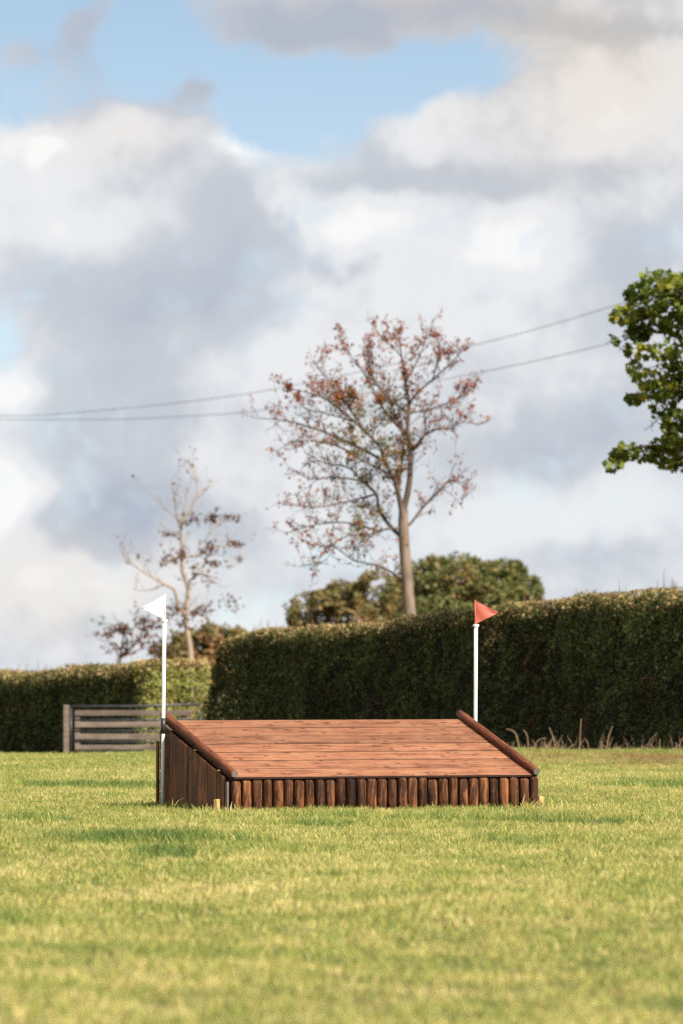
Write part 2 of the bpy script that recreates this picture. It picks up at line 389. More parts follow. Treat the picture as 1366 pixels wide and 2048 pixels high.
for i in range(2):
    o = make_tuft('grass_tuft', 30, 0.08, 0.035, 0.085, 0.0040, 60 + i, 0.9); o.data.materials.append(GRASS); tufts.objects.link(o)

def vnoise(x, y, s, seed):
    """smooth value noise on arrays"""
    r = np.random.default_rng(seed); T = r.uniform(size=(256, 256))
    fx = x * s; fy = y * s; ix = np.floor(fx).astype(int); iy = np.floor(fy).astype(int); u = fx - ix; v = fy - iy
    u = u * u * (3 - 2 * u); v = v * v * (3 - 2 * v)
    a = T[ix % 256, iy % 256]; b = T[(ix + 1) % 256, iy % 256]; c = T[ix % 256, (iy + 1) % 256]; d = T[(ix + 1) % 256, (iy + 1) % 256]
    return (a * (1 - u) + b * u) * (1 - v) + (c * (1 - u) + d * u) * v
pts = []
y = 17.0
while y < 108:
    half = 0.062 * y + 2.5
    dens = 92 if y < 75 else 62
    n = int(2 * half * 1.0 * dens)
    pts.append(np.stack([rng.uniform(-half, half, n), rng.uniform(y, y + 1, n)], 1)); y += 1.0
pts = np.concatenate(pts)
def to_local(p):
    q = p - np.array([JO.x, JO.y]); return q @ np.array([lx.x, lx.y]), q @ np.array([ly.x, ly.y])
a, b = to_local(pts)
keep = ~((a > -0.01) & (a < JW + 0.01) & (b > -0.02) & (b < JL + 0.02))
pts = pts[keep]
gx_, gy_ = pts[:, 0], pts[:, 1]
dryv = 0.505 + 0.22 * (vnoise(gx_ + 50, gy_ + 50, 0.9, 1) - 0.5) + 0.08 * (vnoise(gx_ + 90, gy_ + 20, 0.28, 2) - 0.5) + 0.42 * (vnoise(gx_ + 20, gy_ + 70, 3.4, 3) - 0.5) + rng.normal(0, 0.14, len(gx_))
tallv = 0.85 + 0.5 * vnoise(gx_ + 33, gy_ + 11, 1.7, 4)
brown = np.zeros(len(pts)); pick = rng.integers(0, 4, len(pts))
def patch(px, py, wx, wd, dd_, tall, br=0.0, prob=0.75):
    global dryv, tallv, brown
    d = CAM_H * F / (py - YH); x = (px - XC) / F * d
    q = np.exp(-((gx_ - x) / (wx / F * d)) ** 2 - ((gy_ - d) / wd) ** 2 ) * (0.45 + 1.1 * vnoise(gx_ + 7, gy_ + 3, 3.3, int(px)))
    dryv = dryv + 0.72 * dd_ * q; tallv = tallv * (1 + tall * q); brown = np.maximum(brown, br * q)
    pick[(q > 0.45) & (rng.uniform(size=len(q)) < prob)] = rng.integers(4, 6)
for a_ in [(270, 1690, 190, 1.3, -0.75, 0.35), (400, 1678, 130, 0.9, -0.6, 0.2), (60, 1648, 90, 1.0, -0.6, 0.2), (330, 1720, 90, 0.8, -0.65, 0.2), (640, 1648, 130, 0.7, -0.45, 0.1),
           (1300, 1575, 90, 1.6, -0.5, 0.1), (1090, 1680, 160, 1.0, -0.25, 0.0), (90, 1840, 120, 0.5, -0.25, 0.0), (560, 1700, 150, 0.8, -0.2, 0.0), (240, 1570, 120, 1.2, -0.45, 0.1), (80, 1570, 80, 1.2, -0.35, 0.1), (1160, 1630, 160, 1.0, -0.4, 0.1), (760, 1632, 380, 0.5, -0.35, 0.1)]:
    patch(*a_)
patch(1310, 1518, 120, 4.5, 0.0, 0.0, 1.0, 0.0); patch(1090, 1516, 110, 3.0, 0.1, 0.0, 0.55, 0.0); patch(1200, 1655, 120, 0.4, 0.2, 0.0, 0.4, 0.0)
a, b = to_local(pts)
near = np.exp(-(np.minimum(np.abs(b), np.abs(a)) / 0.10) ** 2) * ((a > -0.3) & (a < JW + 0.3) & (b > -0.3) & (b < JL + 0.3))
tallv = tallv * (1 + 0.95 * near * (0.4 + 1.2 * vnoise(gx_, gy_, 5.0, 8))); dryv -= 0.15 * near
crest = sstep(gy_, 84, 91); dryv -= 0.16 * crest
n = len(pts)
gz_ = ground_z(gx_, gy_)
me = bpy.data.meshes.new('grass'); me.vertices.add(n)
me.vertices.foreach_set('co', np.stack([gx_, gy_, gz_], 1).astype(np.float32).ravel())
def addattr(nm, ty, arr):
    at = me.attributes.new(nm, ty, 'POINT'); at.data.foreach_set('value' if ty != 'FLOAT_VECTOR' else 'vector', np.asarray(arr).ravel())
addattr('dry', 'FLOAT', np.clip(dryv, 0, 1).astype(np.float32)); addattr('brown', 'FLOAT', np.clip(brown, 0, 1).astype(np.float32))
addattr('size', 'FLOAT', (tallv * rng.uniform(0.8, 1.2, n)).astype(np.float32)); addattr('pick', 'INT', pick.astype(np.int32))
addattr('turn', 'FLOAT_VECTOR', np.stack([rng.normal(0, 0.12, n), rng.normal(0, 0.12, n), rng.uniform(0, 6.28, n)], 1).astype(np.float32))
grass = link('grass', me); tag(grass, 'short yellow-green meadow grass covering the field', 'grass', kind='stuff')
ng = bpy.data.node_groups.new('grass_scatter', 'GeometryNodeTree')
ng.interface.new_socket('Geometry', in_out='INPUT', socket_type='NodeSocketGeometry'); ng.interface.new_socket('Geometry', in_out='OUTPUT', socket_type='NodeSocketGeometry')
gi = ng.nodes.new('NodeGroupInput'); go = ng.nodes.new('NodeGroupOutput'); ip = ng.nodes.new('GeometryNodeInstanceOnPoints')
ci = ng.nodes.new('GeometryNodeCollectionInfo'); ci.inputs[0].default_value = tufts; ci.inputs['Separate Children'].default_value = True; ci.inputs['Reset Children'].default_value = True
def nattr(nm, ty):
    x = ng.nodes.new('GeometryNodeInputNamedAttribute'); x.data_type = ty; x.inputs[0].default_value = nm
    return [o for o in x.outputs if o.enabled and o.name == 'Attribute'][0]
L = ng.links.new
L(gi.outputs[0], ip.inputs['Points']); L(ci.outputs[0], ip.inputs['Instance']); ip.inputs['Pick Instance'].default_value = True
L(nattr('pick', 'INT'), ip.inputs['Instance Index']); L(nattr('turn', 'FLOAT_VECTOR'), ip.inputs['Rotation']); L(nattr('size', 'FLOAT'), ip.inputs['Scale'])
L(ip.outputs[0], go.inputs[0])
gm = grass.modifiers.new('scatter', 'NODES'); gm.node_group = ng

# ------------------------------------------------------------------ hedges
TH = math.radians(68)
hd = Vector((-math.cos(TH), math.sin(TH), 0)); hn = Vector((-math.sin(TH), -math.cos(TH), 0))   # run of the hedges, outward normal of the field side
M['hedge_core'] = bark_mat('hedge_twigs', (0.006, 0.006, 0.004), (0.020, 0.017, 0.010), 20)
M['hedge_leaf'] = leaf_mat('hedge_leaves', [(0.05, (0.15, 0.075, 0.035)), (0.26, (0.050, 0.040, 0.016)), (0.45, (0.042, 0.064, 0.019)), (0.7, (0.095, 0.12, 0.034)), (1.0, (0.19, 0.16, 0.055))], 0.25, 0.8, 0.12)
M['hedge_tip'] = leaf_mat('hedge_sunlit_trimmed_tips', [(0.1, (0.42, 0.27, 0.14)), (0.5, (0.44, 0.32, 0.15)), (0.8, (0.30, 0.28, 0.09)), (1.0, (0.56, 0.41, 0.23))], 0.25, 1.1)  # tan trimmed and dead leaves, brightened to put the sunlit rim into the colour
M['hedge_leaf2'] = leaf_mat('hedge_leaves_sunlit_end', [(0.05, (0.42, 0.29, 0.13)), (0.3, (0.23, 0.23, 0.06)), (0.6, (0.26, 0.28, 0.07)), (1.0, (0.42, 0.37, 0.12))], 0.3, 1.0)  # brighter leaf colour paints sunlight onto the hedge's end faces

def make_hedge(name, label, start, length, thick, top_of, dens, leafmat, seed, leaf=0.062, endmat=None, dead=None, step_of=None, slope_end=0.0):
    """start = field-side foot of the near end; the hedge runs along hd; top_of(s) = height of its top in world z"""
    r = np.random.default_rng(seed)
    root = empty(name, (start.x, start.y, float(ground_z(start.x, start.y)))); tag(root, label, 'hedge', 'clipped hedges along the field edge')
    inv = -Vector(root.location)
    def pt(s, w, z):     # s along, w outwards across (0 = field face, thick = far face)
        q = start + hd * s - hn * w
        return np.array([q.x, q.y, z])
    # woody core
    mb = MB(); N = int(length / 0.6) + 2
    ring = []
    for i in range(N):
        s = 0.5 + (length - 1.0 - slope_end) * i / (N - 1); q = start + hd * s
        zb = float(ground_z(q.x, q.y)) - 0.1; zt = top_of(s) - 0.13; e = 0.35 if i in (0, N - 1) else 0.0
        prof = [(0.34 + e * .3, zb), (0.36 + e * .3, zb + (zt - zb) * 0.5), (0.42 + e, zt - 0.40 - e * .5), (0.66 + e, zt - e * .5), (thick - 0.55 - e, zt - e * .5), (thick - 0.27 - e, zt - 0.36 - e * .5), (thick - 0.2 - e * .3, zb)]
        for (w, z) in prof: mb.v.append(tuple(Vector(pt(s, w, z)) + inv))
    k = 7
    for i in range(N - 1):
        for j in range(k): mb.f.append((i * k + j, i * k + (j + 1) % k, (i + 1) * k + (j + 1) % k, (i + 1) * k + j))
    mb.f.append(tuple(range(k))); mb.f.append(tuple((N - 1) * k + j for j in range(k))[::-1])
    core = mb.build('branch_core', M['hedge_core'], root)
    # leaves over the rounded box surface
    n_face = int(length * 2.2 * dens * 1.8); n_top = int(length * (thick + .8) * dens); n_end = int(thick * 2.2 * dens * 3.0)
    pos, nor, top = [], [], []
    rad = 0.36
    def bump(s, h, k): return 0.26 * noise.noise((s * 0.45, h * 0.5, k)) + 0.15 * noise.noise((s * 2.0, h * 2.2, k + 9)) + 0.09 * noise.noise((s * 6, h * 6, k + 3)) - 0.06
    def emit(s, w, zfrac, nvec, kk, up):
        if slope_end and kk != 7.0 and s > length - slope_end * zfrac ** 1.5: return
        q = start + hd * s - hn * w; zb = float(ground_z(q.x, q.y)); zt = top_of(s)
        h = zfrac * (zt - zb)
        inset = 0.0; top_gap = (zt - zb) - h
        lean = 0.10 * (h / 2.5)                       # sides lean in a little
        if not up and top_gap < rad: inset = rad - math.sqrt(max(rad * rad - (rad - top_gap) ** 2, 0))
        b = bump(s, h, kk + w * 0.7) + (step_of(s) if (step_of and kk == 1.0) else 0.0)
        jit = -abs(r.normal(0, 0.09))
        o = Vector(nvec) * (b + jit) - Vector(nvec) * ((inset + lean) if not up else 0)
        p = Vector((q.x, q.y, zb + h)) + o
        pos.append(tuple(p + inv)); nor.append(tuple(Vector(nvec) + (Vector((0, 0, 1)) * (inset / rad) * 1.5 if not up else Vector((0, 0, 0)))))
        top.append(top_gap + (0.12 * r.normal()))
    hnv = hn; fr = -hd
    for _ in range(n_face):
        emit(r.uniform(0.05, length - 0.05), 0.0, 1 - r.uniform(0, 1) ** 1.25, hnv, 1.0, False)
    for _ in range(n_face // 4):
        emit(r.uniform(0.05, length - 0.05), thick, r.uniform(0, 1), -hnv, 5.0, False)
    for _ in range(n_top):
        w = r.uniform(0.12, thick - 0.3); emit(r.uniform(0.1, length - 0.1), w, 1.0 - (0.0 if w > 0.5 else 0.12 * (1 - w / 0.5) ** 2), Vector((0, 0, 1)), 2.0, True)
    for e_s, e_n in ((0.0, fr), (length, -fr)):
        for _ in range(n_end):
            w = r.uniform(0.1, thick - 0.1); edge = min(w, thick - w)
            rr = 0.0 if edge > 0.4 else (0.4 - math.sqrt(max(0.16 - (0.4 - edge) ** 2, 0)))
            zf = r.uniform(0, 1); s = e_s + (rr if e_s == 0 else -rr - slope_end * zf ** 1.5); emit(s, w, zf, e_n, 7.0, False)
    pos = np.array(pos); nor = np.array(nor); top = np.array(top)
    sz = r.uniform(0.6, 1.25, len(pos)) * leaf
    nzt = np.array([noise.noise((p[0] * 0.9 + p[1] * 0.4, p[1] * 0.9, p[2] * 1.5)) for p in pos])
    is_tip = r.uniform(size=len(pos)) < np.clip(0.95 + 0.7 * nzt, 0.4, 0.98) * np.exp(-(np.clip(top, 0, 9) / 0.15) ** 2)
    if dead is not None:
        cx = np.array([XC + (p[0] + root.location.x) / (p[1] + root.location.y) * F for p in pos])
        is_tip |= r.uniform(size=len(pos)) < 0.8 * np.exp(-((cx - dead[0] + 14 * np.clip(top, 0, 3)) / dead[1]) ** 2 - (np.clip(top, 0, 9) / dead[2]) ** 2) * (0.4 + 1.2 * np.clip(nzt + 0.3, 0, 1))
    is_end = np.zeros(len(pos), bool)
    if endmat: is_end[len(pos) - 2 * n_end:] = True
    sel = ~is_tip & ~is_end
    def part(nm, mask, mat, sd_):
        if mask.sum() == 0: return
        me = leaves_mesh(nm, pos[mask], sz[mask], nor[mask] * 0.9, 1.4, sd_); me.materials.append(mat)
        tag(link(nm, me, root), kind='stuff')
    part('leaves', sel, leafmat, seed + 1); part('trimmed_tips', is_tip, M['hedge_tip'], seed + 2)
    if endmat: part('end_leaves', is_end & ~is_tip, endmat, seed + 3)
    # fresh shoots standing up from the clipped top
    mb = MB()
    for _ in range(int(length * 9)):
        s = r.uniform(0.2, length - 0.2); w = r.uniform(0.15, thick * 0.7); q = start + hd * s - hn * w; z = top_of(s) - 0.08
        h = r.uniform(0.08, 0.26) * (1.8 if r.uniform() < 0.06 else 1)
        p = Vector((q.x, q.y, z)) + inv; mb.tube([p, p + Vector((r.normal(0, .03), r.normal(0, .03), h))], [0.008, 0.003], 3, False)
    tag(mb.build('shoots', M['shoot'], root), kind='stuff')
    return root
M['shoot'] = bark_mat('shoot_bark', (0.10, 0.055, 0.03), (0.20, 0.13, 0.07), 12)

H0 = Vector((6.2, 97.0, 0)) - hd * 9.0          # near end, out of frame on the right
HL = 9.0 + 25.0
tab_px = [400, 455, 490, 600, 700, 820, 950, 1000, 1100, 1200, 1280, 1366, 1700]
tab_py = [1283, 1264, 1256, 1251, 1244, 1228, 1212, 1204, 1195, 1184, 1177, 1174, 1160]
def top_right(s):
    q = H0 + hd * s; px = XC + q.x / q.y * F
    return CAM_H + (YH - np.interp(px, tab_px, tab_py)) / F * q.y
make_hedge('hedge', 'tall dark clipped hedge running behind the jump and the red flag', H0, HL, 1.7, top_right, 680, M['hedge_leaf'], 101, dead=(992, 16, 0.75), step_of=lambda s: 0.34 * (1 - float(sstep(s, 14.2, 15.3))), slope_end=1.15)
H1 = P(272, 1400, 125.0); H1.z = 0
def top_left(s):
    q = H1 + hd * s; px = XC + q.x / q.y * F
    return CAM_H + (YH - np.interp(px, [0, 60, 130, 200, 275, 440], [1347, 1340, 1337, 1328, 1318, 1318])) / F * q.y
make_hedge('hedge', 'low far hedge behind the gate with its end in sunlight', H1, 26.0, 1.95, top_left, 420, M['hedge_leaf'], 131, 0.075, M['hedge_leaf2'])

# ------------------------------------------------------------------ trees
def limb3d(poly, d, off0, off1, nodes=None):
    """limb through photo points; its foot takes the depth of the nearest wood it grows from"""
    if nodes:
        q = P(poly[0][0], poly[0][1], d)
        b = min(nodes, key=lambda p: (p.x / p.y - q.x / q.y) ** 2 + ((p.z - CAM_H) / p.y - (q.z - CAM_H) / q.y) ** 2)
        off0 = b.y - d
    n = len(poly); pts = []
    for i, (px, py) in enumerate(poly):
        f = i / max(n - 1, 1); pts.append(P(px, py, d + off0 + (off1 - off0) * f))
    if nodes: pts[0] = b.copy()
    pts = smooth_pts(pts)
    if nodes is not None: nodes.extend(pts)
    return pts
def smooth_pts(pts, sub=3):
    out = []
    for i in range(len(pts) - 1):
        p0 = pts[max(i - 1, 0)]; p1 = pts[i]; p2 = pts[i + 1]; p3 = pts[min(i + 2, len(pts) - 1)]
        for k in range(sub):
            t_ = k / sub
            out.append(0.5 * ((2 * p1) + (p2 - p0) * t_ + (2 * p0 - 5 * p1 + 4 * p2 - p3) * t_ ** 2 + (3 * p1 - p0 - 3 * p2 + p3) * t_ ** 3))
    out.append(pts[-1]); return out
def taper(pts, r0, r1):
    n = len(pts); return [r0 + (r1 - r0) * (i / (n - 1)) for i in range(n)]
def rv(r): return Vector(r.normal(size=3)).normalized()

def twig_set(mb, limb, r, every, length, rad, leafpts, sub=4, start=0.25, up=0.35, spread=0.9):
    """side twigs and their twiglets along one limb; collects leaf points"""
    acc = 0.0; total = sum((limb[i + 1] - limb[i]).length for i in range(len(limb) - 1)); done = 0.0
    for i in range(len(limb) - 1):
        seg = limb[i + 1] - limb[i]; done += seg.length; acc += seg.length
        if done / total < start: acc = 0; continue
        while acc > every:
            acc -= every * r.uniform(0.7, 1.3)
            base = limb[i] + seg * r.uniform(0, 1)
            dr = (seg.normalized() * r.uniform(0.3, 0.9) + rv(r) * spread + Vector((0, 0, up))).normalized()
            ln = length * r.uniform(0.5, 1.15)
            p = [base]; dcur = dr
            for k in range(4):
                dcur = (dcur + rv(r) * 0.25 + Vector((0, 0, 0.12))).normalized(); p.append(p[-1] + dcur * ln / 4)
            mb.tube(p, taper(p, rad, rad * 0.35), 4, False)
            for _ in range(sub):
                k = r.integers(1, 5); b2 = p[k]; d2 = (dcur + rv(r) * 0.95 + Vector((0, 0, 0.1))).normalized(); l2 = ln * r.uniform(0.2, 0.5)
                mid = b2 + d2 * l2 * 0.5 + rv(r) * l2 * 0.08; e = b2 + d2 * l2 + rv(r) * l2 * 0.12
                mb.tube([b2, mid, e], [rad * 0.45, rad * 0.38, rad * 0.25], 3, False)
                leafpts.append(e)
                if r.uniform() < 0.5: leafpts.append(mid)
            leafpts.append(p[-1])

def zpx(ox, oy, k, poly): return [(ox + x / k, oy + y / k) for x, y in poly]

# the tall half-bare tree behind the hedge
r = np.random.default_rng(5); TD = 127.0
Z = lambda poly: zpx(480, 600, 2.627, [(x, y if y > 620 else y + (620 - y) * 0.13) for x, y in poly])
trunk = limb3d(Z([(905, 1850), (893, 1660), (872, 1400), (858, 1200), (860, 1100)]), TD, 0, 0)
base = Vector((trunk[0].x, trunk[0].y, float(ground_z(trunk[0].x, trunk[0].y)) - 0.1))
tr_root = empty('rowan_tree', base); tag(tr_root, 'tall half-bare tree with sparse rust-red leaves standing behind the hedge', 'tree')
inv = -base
def sh(pts): return [p + inv for p in pts]
mb = MB(); mb.smooth = True
tk = [base] + trunk
nodes = list(trunk); mb.tube(sh(tk), [0.165] + list(np.interp(range(len(trunk)), [0, len(trunk) - 1], [0.15, 0.105])), 10)
mb.build('trunk', bark_mat('rowan_bark', (0.10, 0.073, 0.056), (0.26, 0.20, 0.155), 6), tr_root)
LIMBS = [  # polyline in the study crop, depth at foot, depth at tip, radius foot, tip
    ([(860, 1110), (890, 960), (895, 800), (880, 680), (890, 540), (870, 400), (850, 250), (835, 130)], 0, 0.3, .10, .012),
    ([(852, 1140), (830, 1010), (800, 920), (760, 850), (735, 770), (660, 690), (600, 600), (540, 500)], 0, -1.0, .085, .012),
    ([(842, 1290), (790, 1190), (730, 1100), (715, 1020), (640, 950), (570, 880), (440, 855), (340, 800)], 0, 1.2, .065, .010),
    ([(838, 1205), (760, 1205), (690, 1240), (640, 1290), (560, 1310)], 0, -1.2, .04, .008),
    ([(842, 1475), (740, 1400), (600, 1370), (500, 1300), (380, 1290)], 0, -0.8, .035, .008),
    ([(865, 1200), (900, 1170), (960, 1090), (1030, 1020), (1105, 940)], 0, 0.7, .045, .016),
    ([(1105, 940), (1150, 960), (1190, 950)], 0.7, 0.9, .012, .006),
    ([(1060, 990), (1120, 1030), (1175, 1100)], 0.6, 0.2, .012, .006),
    ([(905, 800), (955, 745), (975, 650), (960, 560)], 0, 0.8, .04, .010),
    ([(900, 790), (990, 695), (1090, 675), (1150, 720)], 0, -0.9, .035, .008),
    ([(1090, 675), (1180, 640), (1260, 660)], -0.7, -1.0, .012, .006),
    ([(888, 570), (960, 575), (1080, 535), (1210, 470)], 0, 0.6, .03, .007),
    ([(885, 700), (800, 630), (740, 540), (700, 450), (640, 330), (560, 210)], 0, 0.9, .045, .008),
    ([(872, 590), (790, 510), (710, 400), (680, 280), (670, 170)], 0, -0.9, .035, .008),
    ([(890, 540), (930, 470), (1010, 390), (1100, 300), (1170, 210)], 0, -0.7, .035, .008),
    ([(868, 400), (910, 320), (960, 200), (985, 80)], 0.2, 0.9, .03, .007),
    ([(850, 270), (810, 200), (740, 130)], 0.2, -0.4, .018, .006),
    ([(1000, 400), (1040, 280), (1050, 150)], -0.4, 0.2, .018, .006),
    ([(760, 860), (620, 770), (430, 690), (250, 635), (90, 620)], -0.4, 0.5, .05, .007),
    ([(715, 1020), (560, 1060), (400, 1090), (270, 1070)], 0.4, -1.1, .035, .007),
    ([(640, 955), (500, 930), (370, 940), (260, 880)], 0.6, 1.4, .03, .007),
    ([(745, 1205), (560, 1170), (400, 1180), (260, 1220)], 0, 0.9, .03, .007),
    ([(660, 690), (520, 560), (400, 480), (260, 440)], -0.6, -1.5, .035, .007),
    ([(640, 620), (500, 450), (420, 330), (390, 270)], -0.7, 0.2, .03, .007),
    ([(735, 770), (620, 650), (470, 600), (330, 560)], -0.3, 0.9, .035, .007),
    ([(830, 1010), (850, 860), (860, 700), (800, 560), (780, 420)], 0, 1.1, .05, .008),
    ([(790, 920), (640, 840), (500, 760), (300, 740), (200, 790)], -0.2, -1.3, .04, .007),
    ([(500, 1300), (430, 1380), (330, 1390)], -0.7, -0.9, .012, .006),
    ([(690, 1240), (560, 1240), (430, 1330), (400, 1430)], -0.5, -1.0, .018, .006),
]
mb = MB(); mb.smooth = True; leafpts = []
for poly, o0, o1, r0, r1 in LIMBS:
    L3 = sh(limb3d(Z(poly), TD, o0, o1, nodes)); mb.tube(L3, taper(L3, r0 * 0.85, r1), 6, False)
    twig_set(mb, L3, r, 0.105, 0.60, 0.0088, leafpts, sub=6, start=0.18)
mb.build('branches', bark_mat('rowan_branch_bark', (0.05, 0.035, 0.027), (0.135, 0.098, 0.078), 7), tr_root)
rust, green = [], []
for p in leafpts:
    w = p + base; px = XC + w.x / w.y * F; py = YH - (w.z - CAM_H) / w.y * F
    gw = math.exp(-((px - 740) / 70) ** 2 - ((py - 890) / 110) ** 2) * 1.0 + math.exp(-((px - 740) / 45) ** 2 - ((py - 1045) / 30) ** 2)
    rw = 0.42 + 0.4 * (py < 800) + 1.2 * math.exp(-((px - 585) / 25) ** 2 - ((py - 785) / 14) ** 2)
    if py > 1120: rw = 0.3
    cl_ = noise.noise((p.x * 1.3, p.y * 1.3, p.z * 1.3)); rw = rw * (0.55 + max(0, cl_) * 3.2)
    k = r.poisson(2.2 * rw)
    for _ in range(k): rust.append(p + rv(r) * 0.055)
    if r.uniform() < gw * (0.5 + max(0, cl_) * 2):
        for _ in range(4): green.append(p + rv(r) * 0.10)
M['rust_leaf'] = leaf_mat('rust_leaves', [(0.1, (0.15, 0.05, 0.03)), (0.45, (0.26, 0.078, 0.042)), (0.7, (0.33, 0.12, 0.055)), (1.0, (0.44, 0.13, 0.035))], 0.3, 0.8)
M['olive_leaf'] = leaf_mat('olive_leaves', [(0.1, (0.05, 0.055, 0.012)), (0.5, (0.11, 0.12, 0.02)), (0.8, (0.20, 0.16, 0.03)), (1.0, (0.30, 0.13, 0.03))], 0.35, 1.2)
for nm, arr, mt, sd_ in (('rust_leaves', rust, 'rust_leaf', 3), ('green_leaves', green, 'olive_leaf', 4)):
    arr = np.array([tuple(v) for v in arr]); me = leaves_mesh(nm, arr, np.random.default_rng(sd_).uniform(0.05, 0.105, len(arr)), None, 1.7, sd_); me.materials.append(M[mt])
    tag(link(nm, me, tr_root), kind='stuff')

# the small dying tree beyond the left hedge
r = np.random.default_rng(9); TD2 = 185.0
Z2 = lambda poly: zpx(180, 900, 4.018, poly)
def small_tree(name, label, limbs, trunk_poly, d, seed, rad, leafmat, leafspots, bark, every, tlen, trad, lsize=0.135, sub=3, cat='tree'):
    r = np.random.default_rng(seed)
    trunk = limb3d(trunk_poly, d, 0, 0.3)
    base = Vector((trunk[0].x, trunk[0].y, float(ground_z(trunk[0].x, trunk[0].y)) - 0.1)); inv = -base
    root = empty(name, base); tag(root, label, cat)
    mb = MB(); mb.smooth = True
    tk = [base + Vector((0.05, 0, 0))] + trunk
    nodes = list(trunk); tk = [p + inv for p in tk]; mb.tube(tk, [rad * 1.1] + taper(trunk, rad, rad * 0.15), 8); mb.build('trunk', bark, root)
    mb = MB(); mb.smooth = True; lp = []
    if cat == 'tree': twig_set(mb, tk, r, every, tlen, trad, lp, sub, 0.4)
    for poly, o1, r0, r1 in limbs:
        L3 = [p + inv for p in limb3d(poly, d, 0, o1, nodes)]; mb.tube(L3, taper(L3, r0 * 0.8, r1 * 0.8), 6, False)
        twig_set(mb, L3, r, every, tlen, trad, lp, sub, 0.3)
    mb.build('branches', bark, root)
    pts = []
    for (px, py, rx, ry, n) in leafspots:
        for _ in range(int(n * 0.8)):
            q = r.normal(size=3) * 0.62
            pts.append(tuple(P(px + q[0] * rx, py + q[1] * ry, d + q[2] * rx / F * d) + inv))
    for p in lp:
        if r.uniform() < 0.22: pts.append(tuple(p))
    pts = np.array(pts); me = leaves_mesh('withered_leaves', pts, r.uniform(0.6, 1.3, len(pts)) * lsize, None, 1.5, seed); me.materials.append(leafmat)
    tag(link('withered_leaves', me, root), kind='stuff')
    return root
pale_bark = bark_mat('pale_dead_bark', (0.20, 0.15, 0.11), (0.38, 0.30, 0.22), 5)
M['dark_leaf'] = leaf_mat('withered_dark_leaves', [(0.1, (0.05, 0.024, 0.018)), (0.5, (0.10, 0.045, 0.03)), (0.8, (0.15, 0.065, 0.04)), (1.0, (0.22, 0.09, 0.05))], 0.2, 0.6)
spots = lambda L_: [(180 + x / 4.018, 900 + y / 4.018, rx / 4.018, ry / 4.018, n) for x, y, rx, ry, n in L_]
small_tree('dying_tree', 'thin dying tree with pale bare branches behind the white flag',
    [(Z2([(750, 1330), (705, 1250), (680, 1130), (600, 1080), (400, 960), (280, 860), (240, 760)]), -1.0, .075, .018),
     (Z2([(740, 600), (750, 500), (780, 400), (780, 290)]), 0.6, .05, .012), (Z2([(730, 650), (690, 500), (680, 380), (640, 250)]), -0.6, .05, .010),
     (Z2([(690, 540), (600, 470), (490, 350)]), 0.8, .03, .010), (Z2([(740, 880), (870, 850), (960, 790), (1080, 770), (1180, 750), (1240, 770)]), 0.9, .05, .012),
     (Z2([(905, 800), (930, 720), (1000, 620), (960, 550)]), 0.7, .03, .012), (Z2([(1000, 610), (1100, 555), (1190, 500)]), 0.7, .03, .010),
     (Z2([(790, 1080), (850, 1010), (960, 1010), (1010, 1070)]), -0.8, .035, .010), (Z2([(735, 720), (640, 680), (540, 650)]), 0.7, .03, .010),
     (Z2([(740, 830), (650, 880), (580, 920)]), -0.6, .03, .010), (Z2([(760, 1330), (850, 1310), (950, 1290)]), 0.8, .04, .012), (Z2([(600, 1080), (460, 1130), (340, 1120)]), 0.5, .02, .008),
     (Z2([(1080, 770), (1120, 720), (1060, 670)]), 0.9, .02, .008), (Z2([(1180, 760), (1210, 830), (1220, 900)]), 0.6, .02, .008), (Z2([(850, 380), (920, 330), (960, 260)]), 0.6, .02, .008)],
    Z2([(815, 1780), (805, 1600), (772, 1400), (770, 1300), (792, 1150), (780, 1080), (740, 960), (740, 800), (730, 680), (745, 560), (800, 500), (850, 380), (860, 260), (800, 100)]),
    TD2, 21, 0.10, M['dark_leaf'],
    spots([(985, 555, 60, 40, 90), (1140, 545, 50, 22, 30), (960, 800, 90, 50, 110), (1170, 755, 60, 25, 45), (990, 910, 60, 30, 45), (860, 940, 80, 60, 60), (650, 870, 70, 35, 60), (590, 920, 40, 20, 20),
           (745, 830, 50, 50, 50), (800, 560, 90, 40, 70), (640, 680, 80, 25, 30), (690, 1290, 80, 70, 120), (880, 1300, 100, 45, 110), (760, 1400, 90, 60, 60), (930, 1040, 80, 40, 40), (1130, 1240, 70, 50, 50), (1220, 880, 20, 40, 15)]),
    pale_bark, 0.28, 0.85, 0.012)
small_tree('withered_shrub', 'dark brown withered shrub at the left of the dying tree', 
    [(Z2([(240, 1680), (300, 1560), (250, 1420), (170, 1410)]), 0.6, .04, .012), (Z2([(240, 1680), (380, 1540), (430, 1380), (360, 1340)]), -0.5, .04, .012), (Z2([(240, 1680), (180, 1560), (110, 1480)]), 0.4, .03, .010),
     (Z2([(300, 1560), (420, 1500), (520, 1390)]), 0.7, .03, .010), (Z2([(260, 1650), (420, 1600), (560, 1560)]), 0.5, .03, .01)],
    Z2([(230, 1780), (240, 1680), (260, 1560), (280, 1430)]), 178.0, 25, 0.06, M['dark_leaf'],
    spots([(250, 1440, 90, 35, 150), (140, 1480, 60, 30, 50), (430, 1390, 60, 60, 90), (380, 1510, 90, 50, 70), (290, 1600, 60, 50, 60), (200, 1600, 70, 40, 50), (520, 1400, 50, 40, 50), (560, 1580, 90, 80, 160)]),
    bark_mat('shrub_bark', (0.05, 0.035, 0.028), (0.11, 0.08, 0.06), 6), 0.4, 0.7, 0.013, cat='shrub')

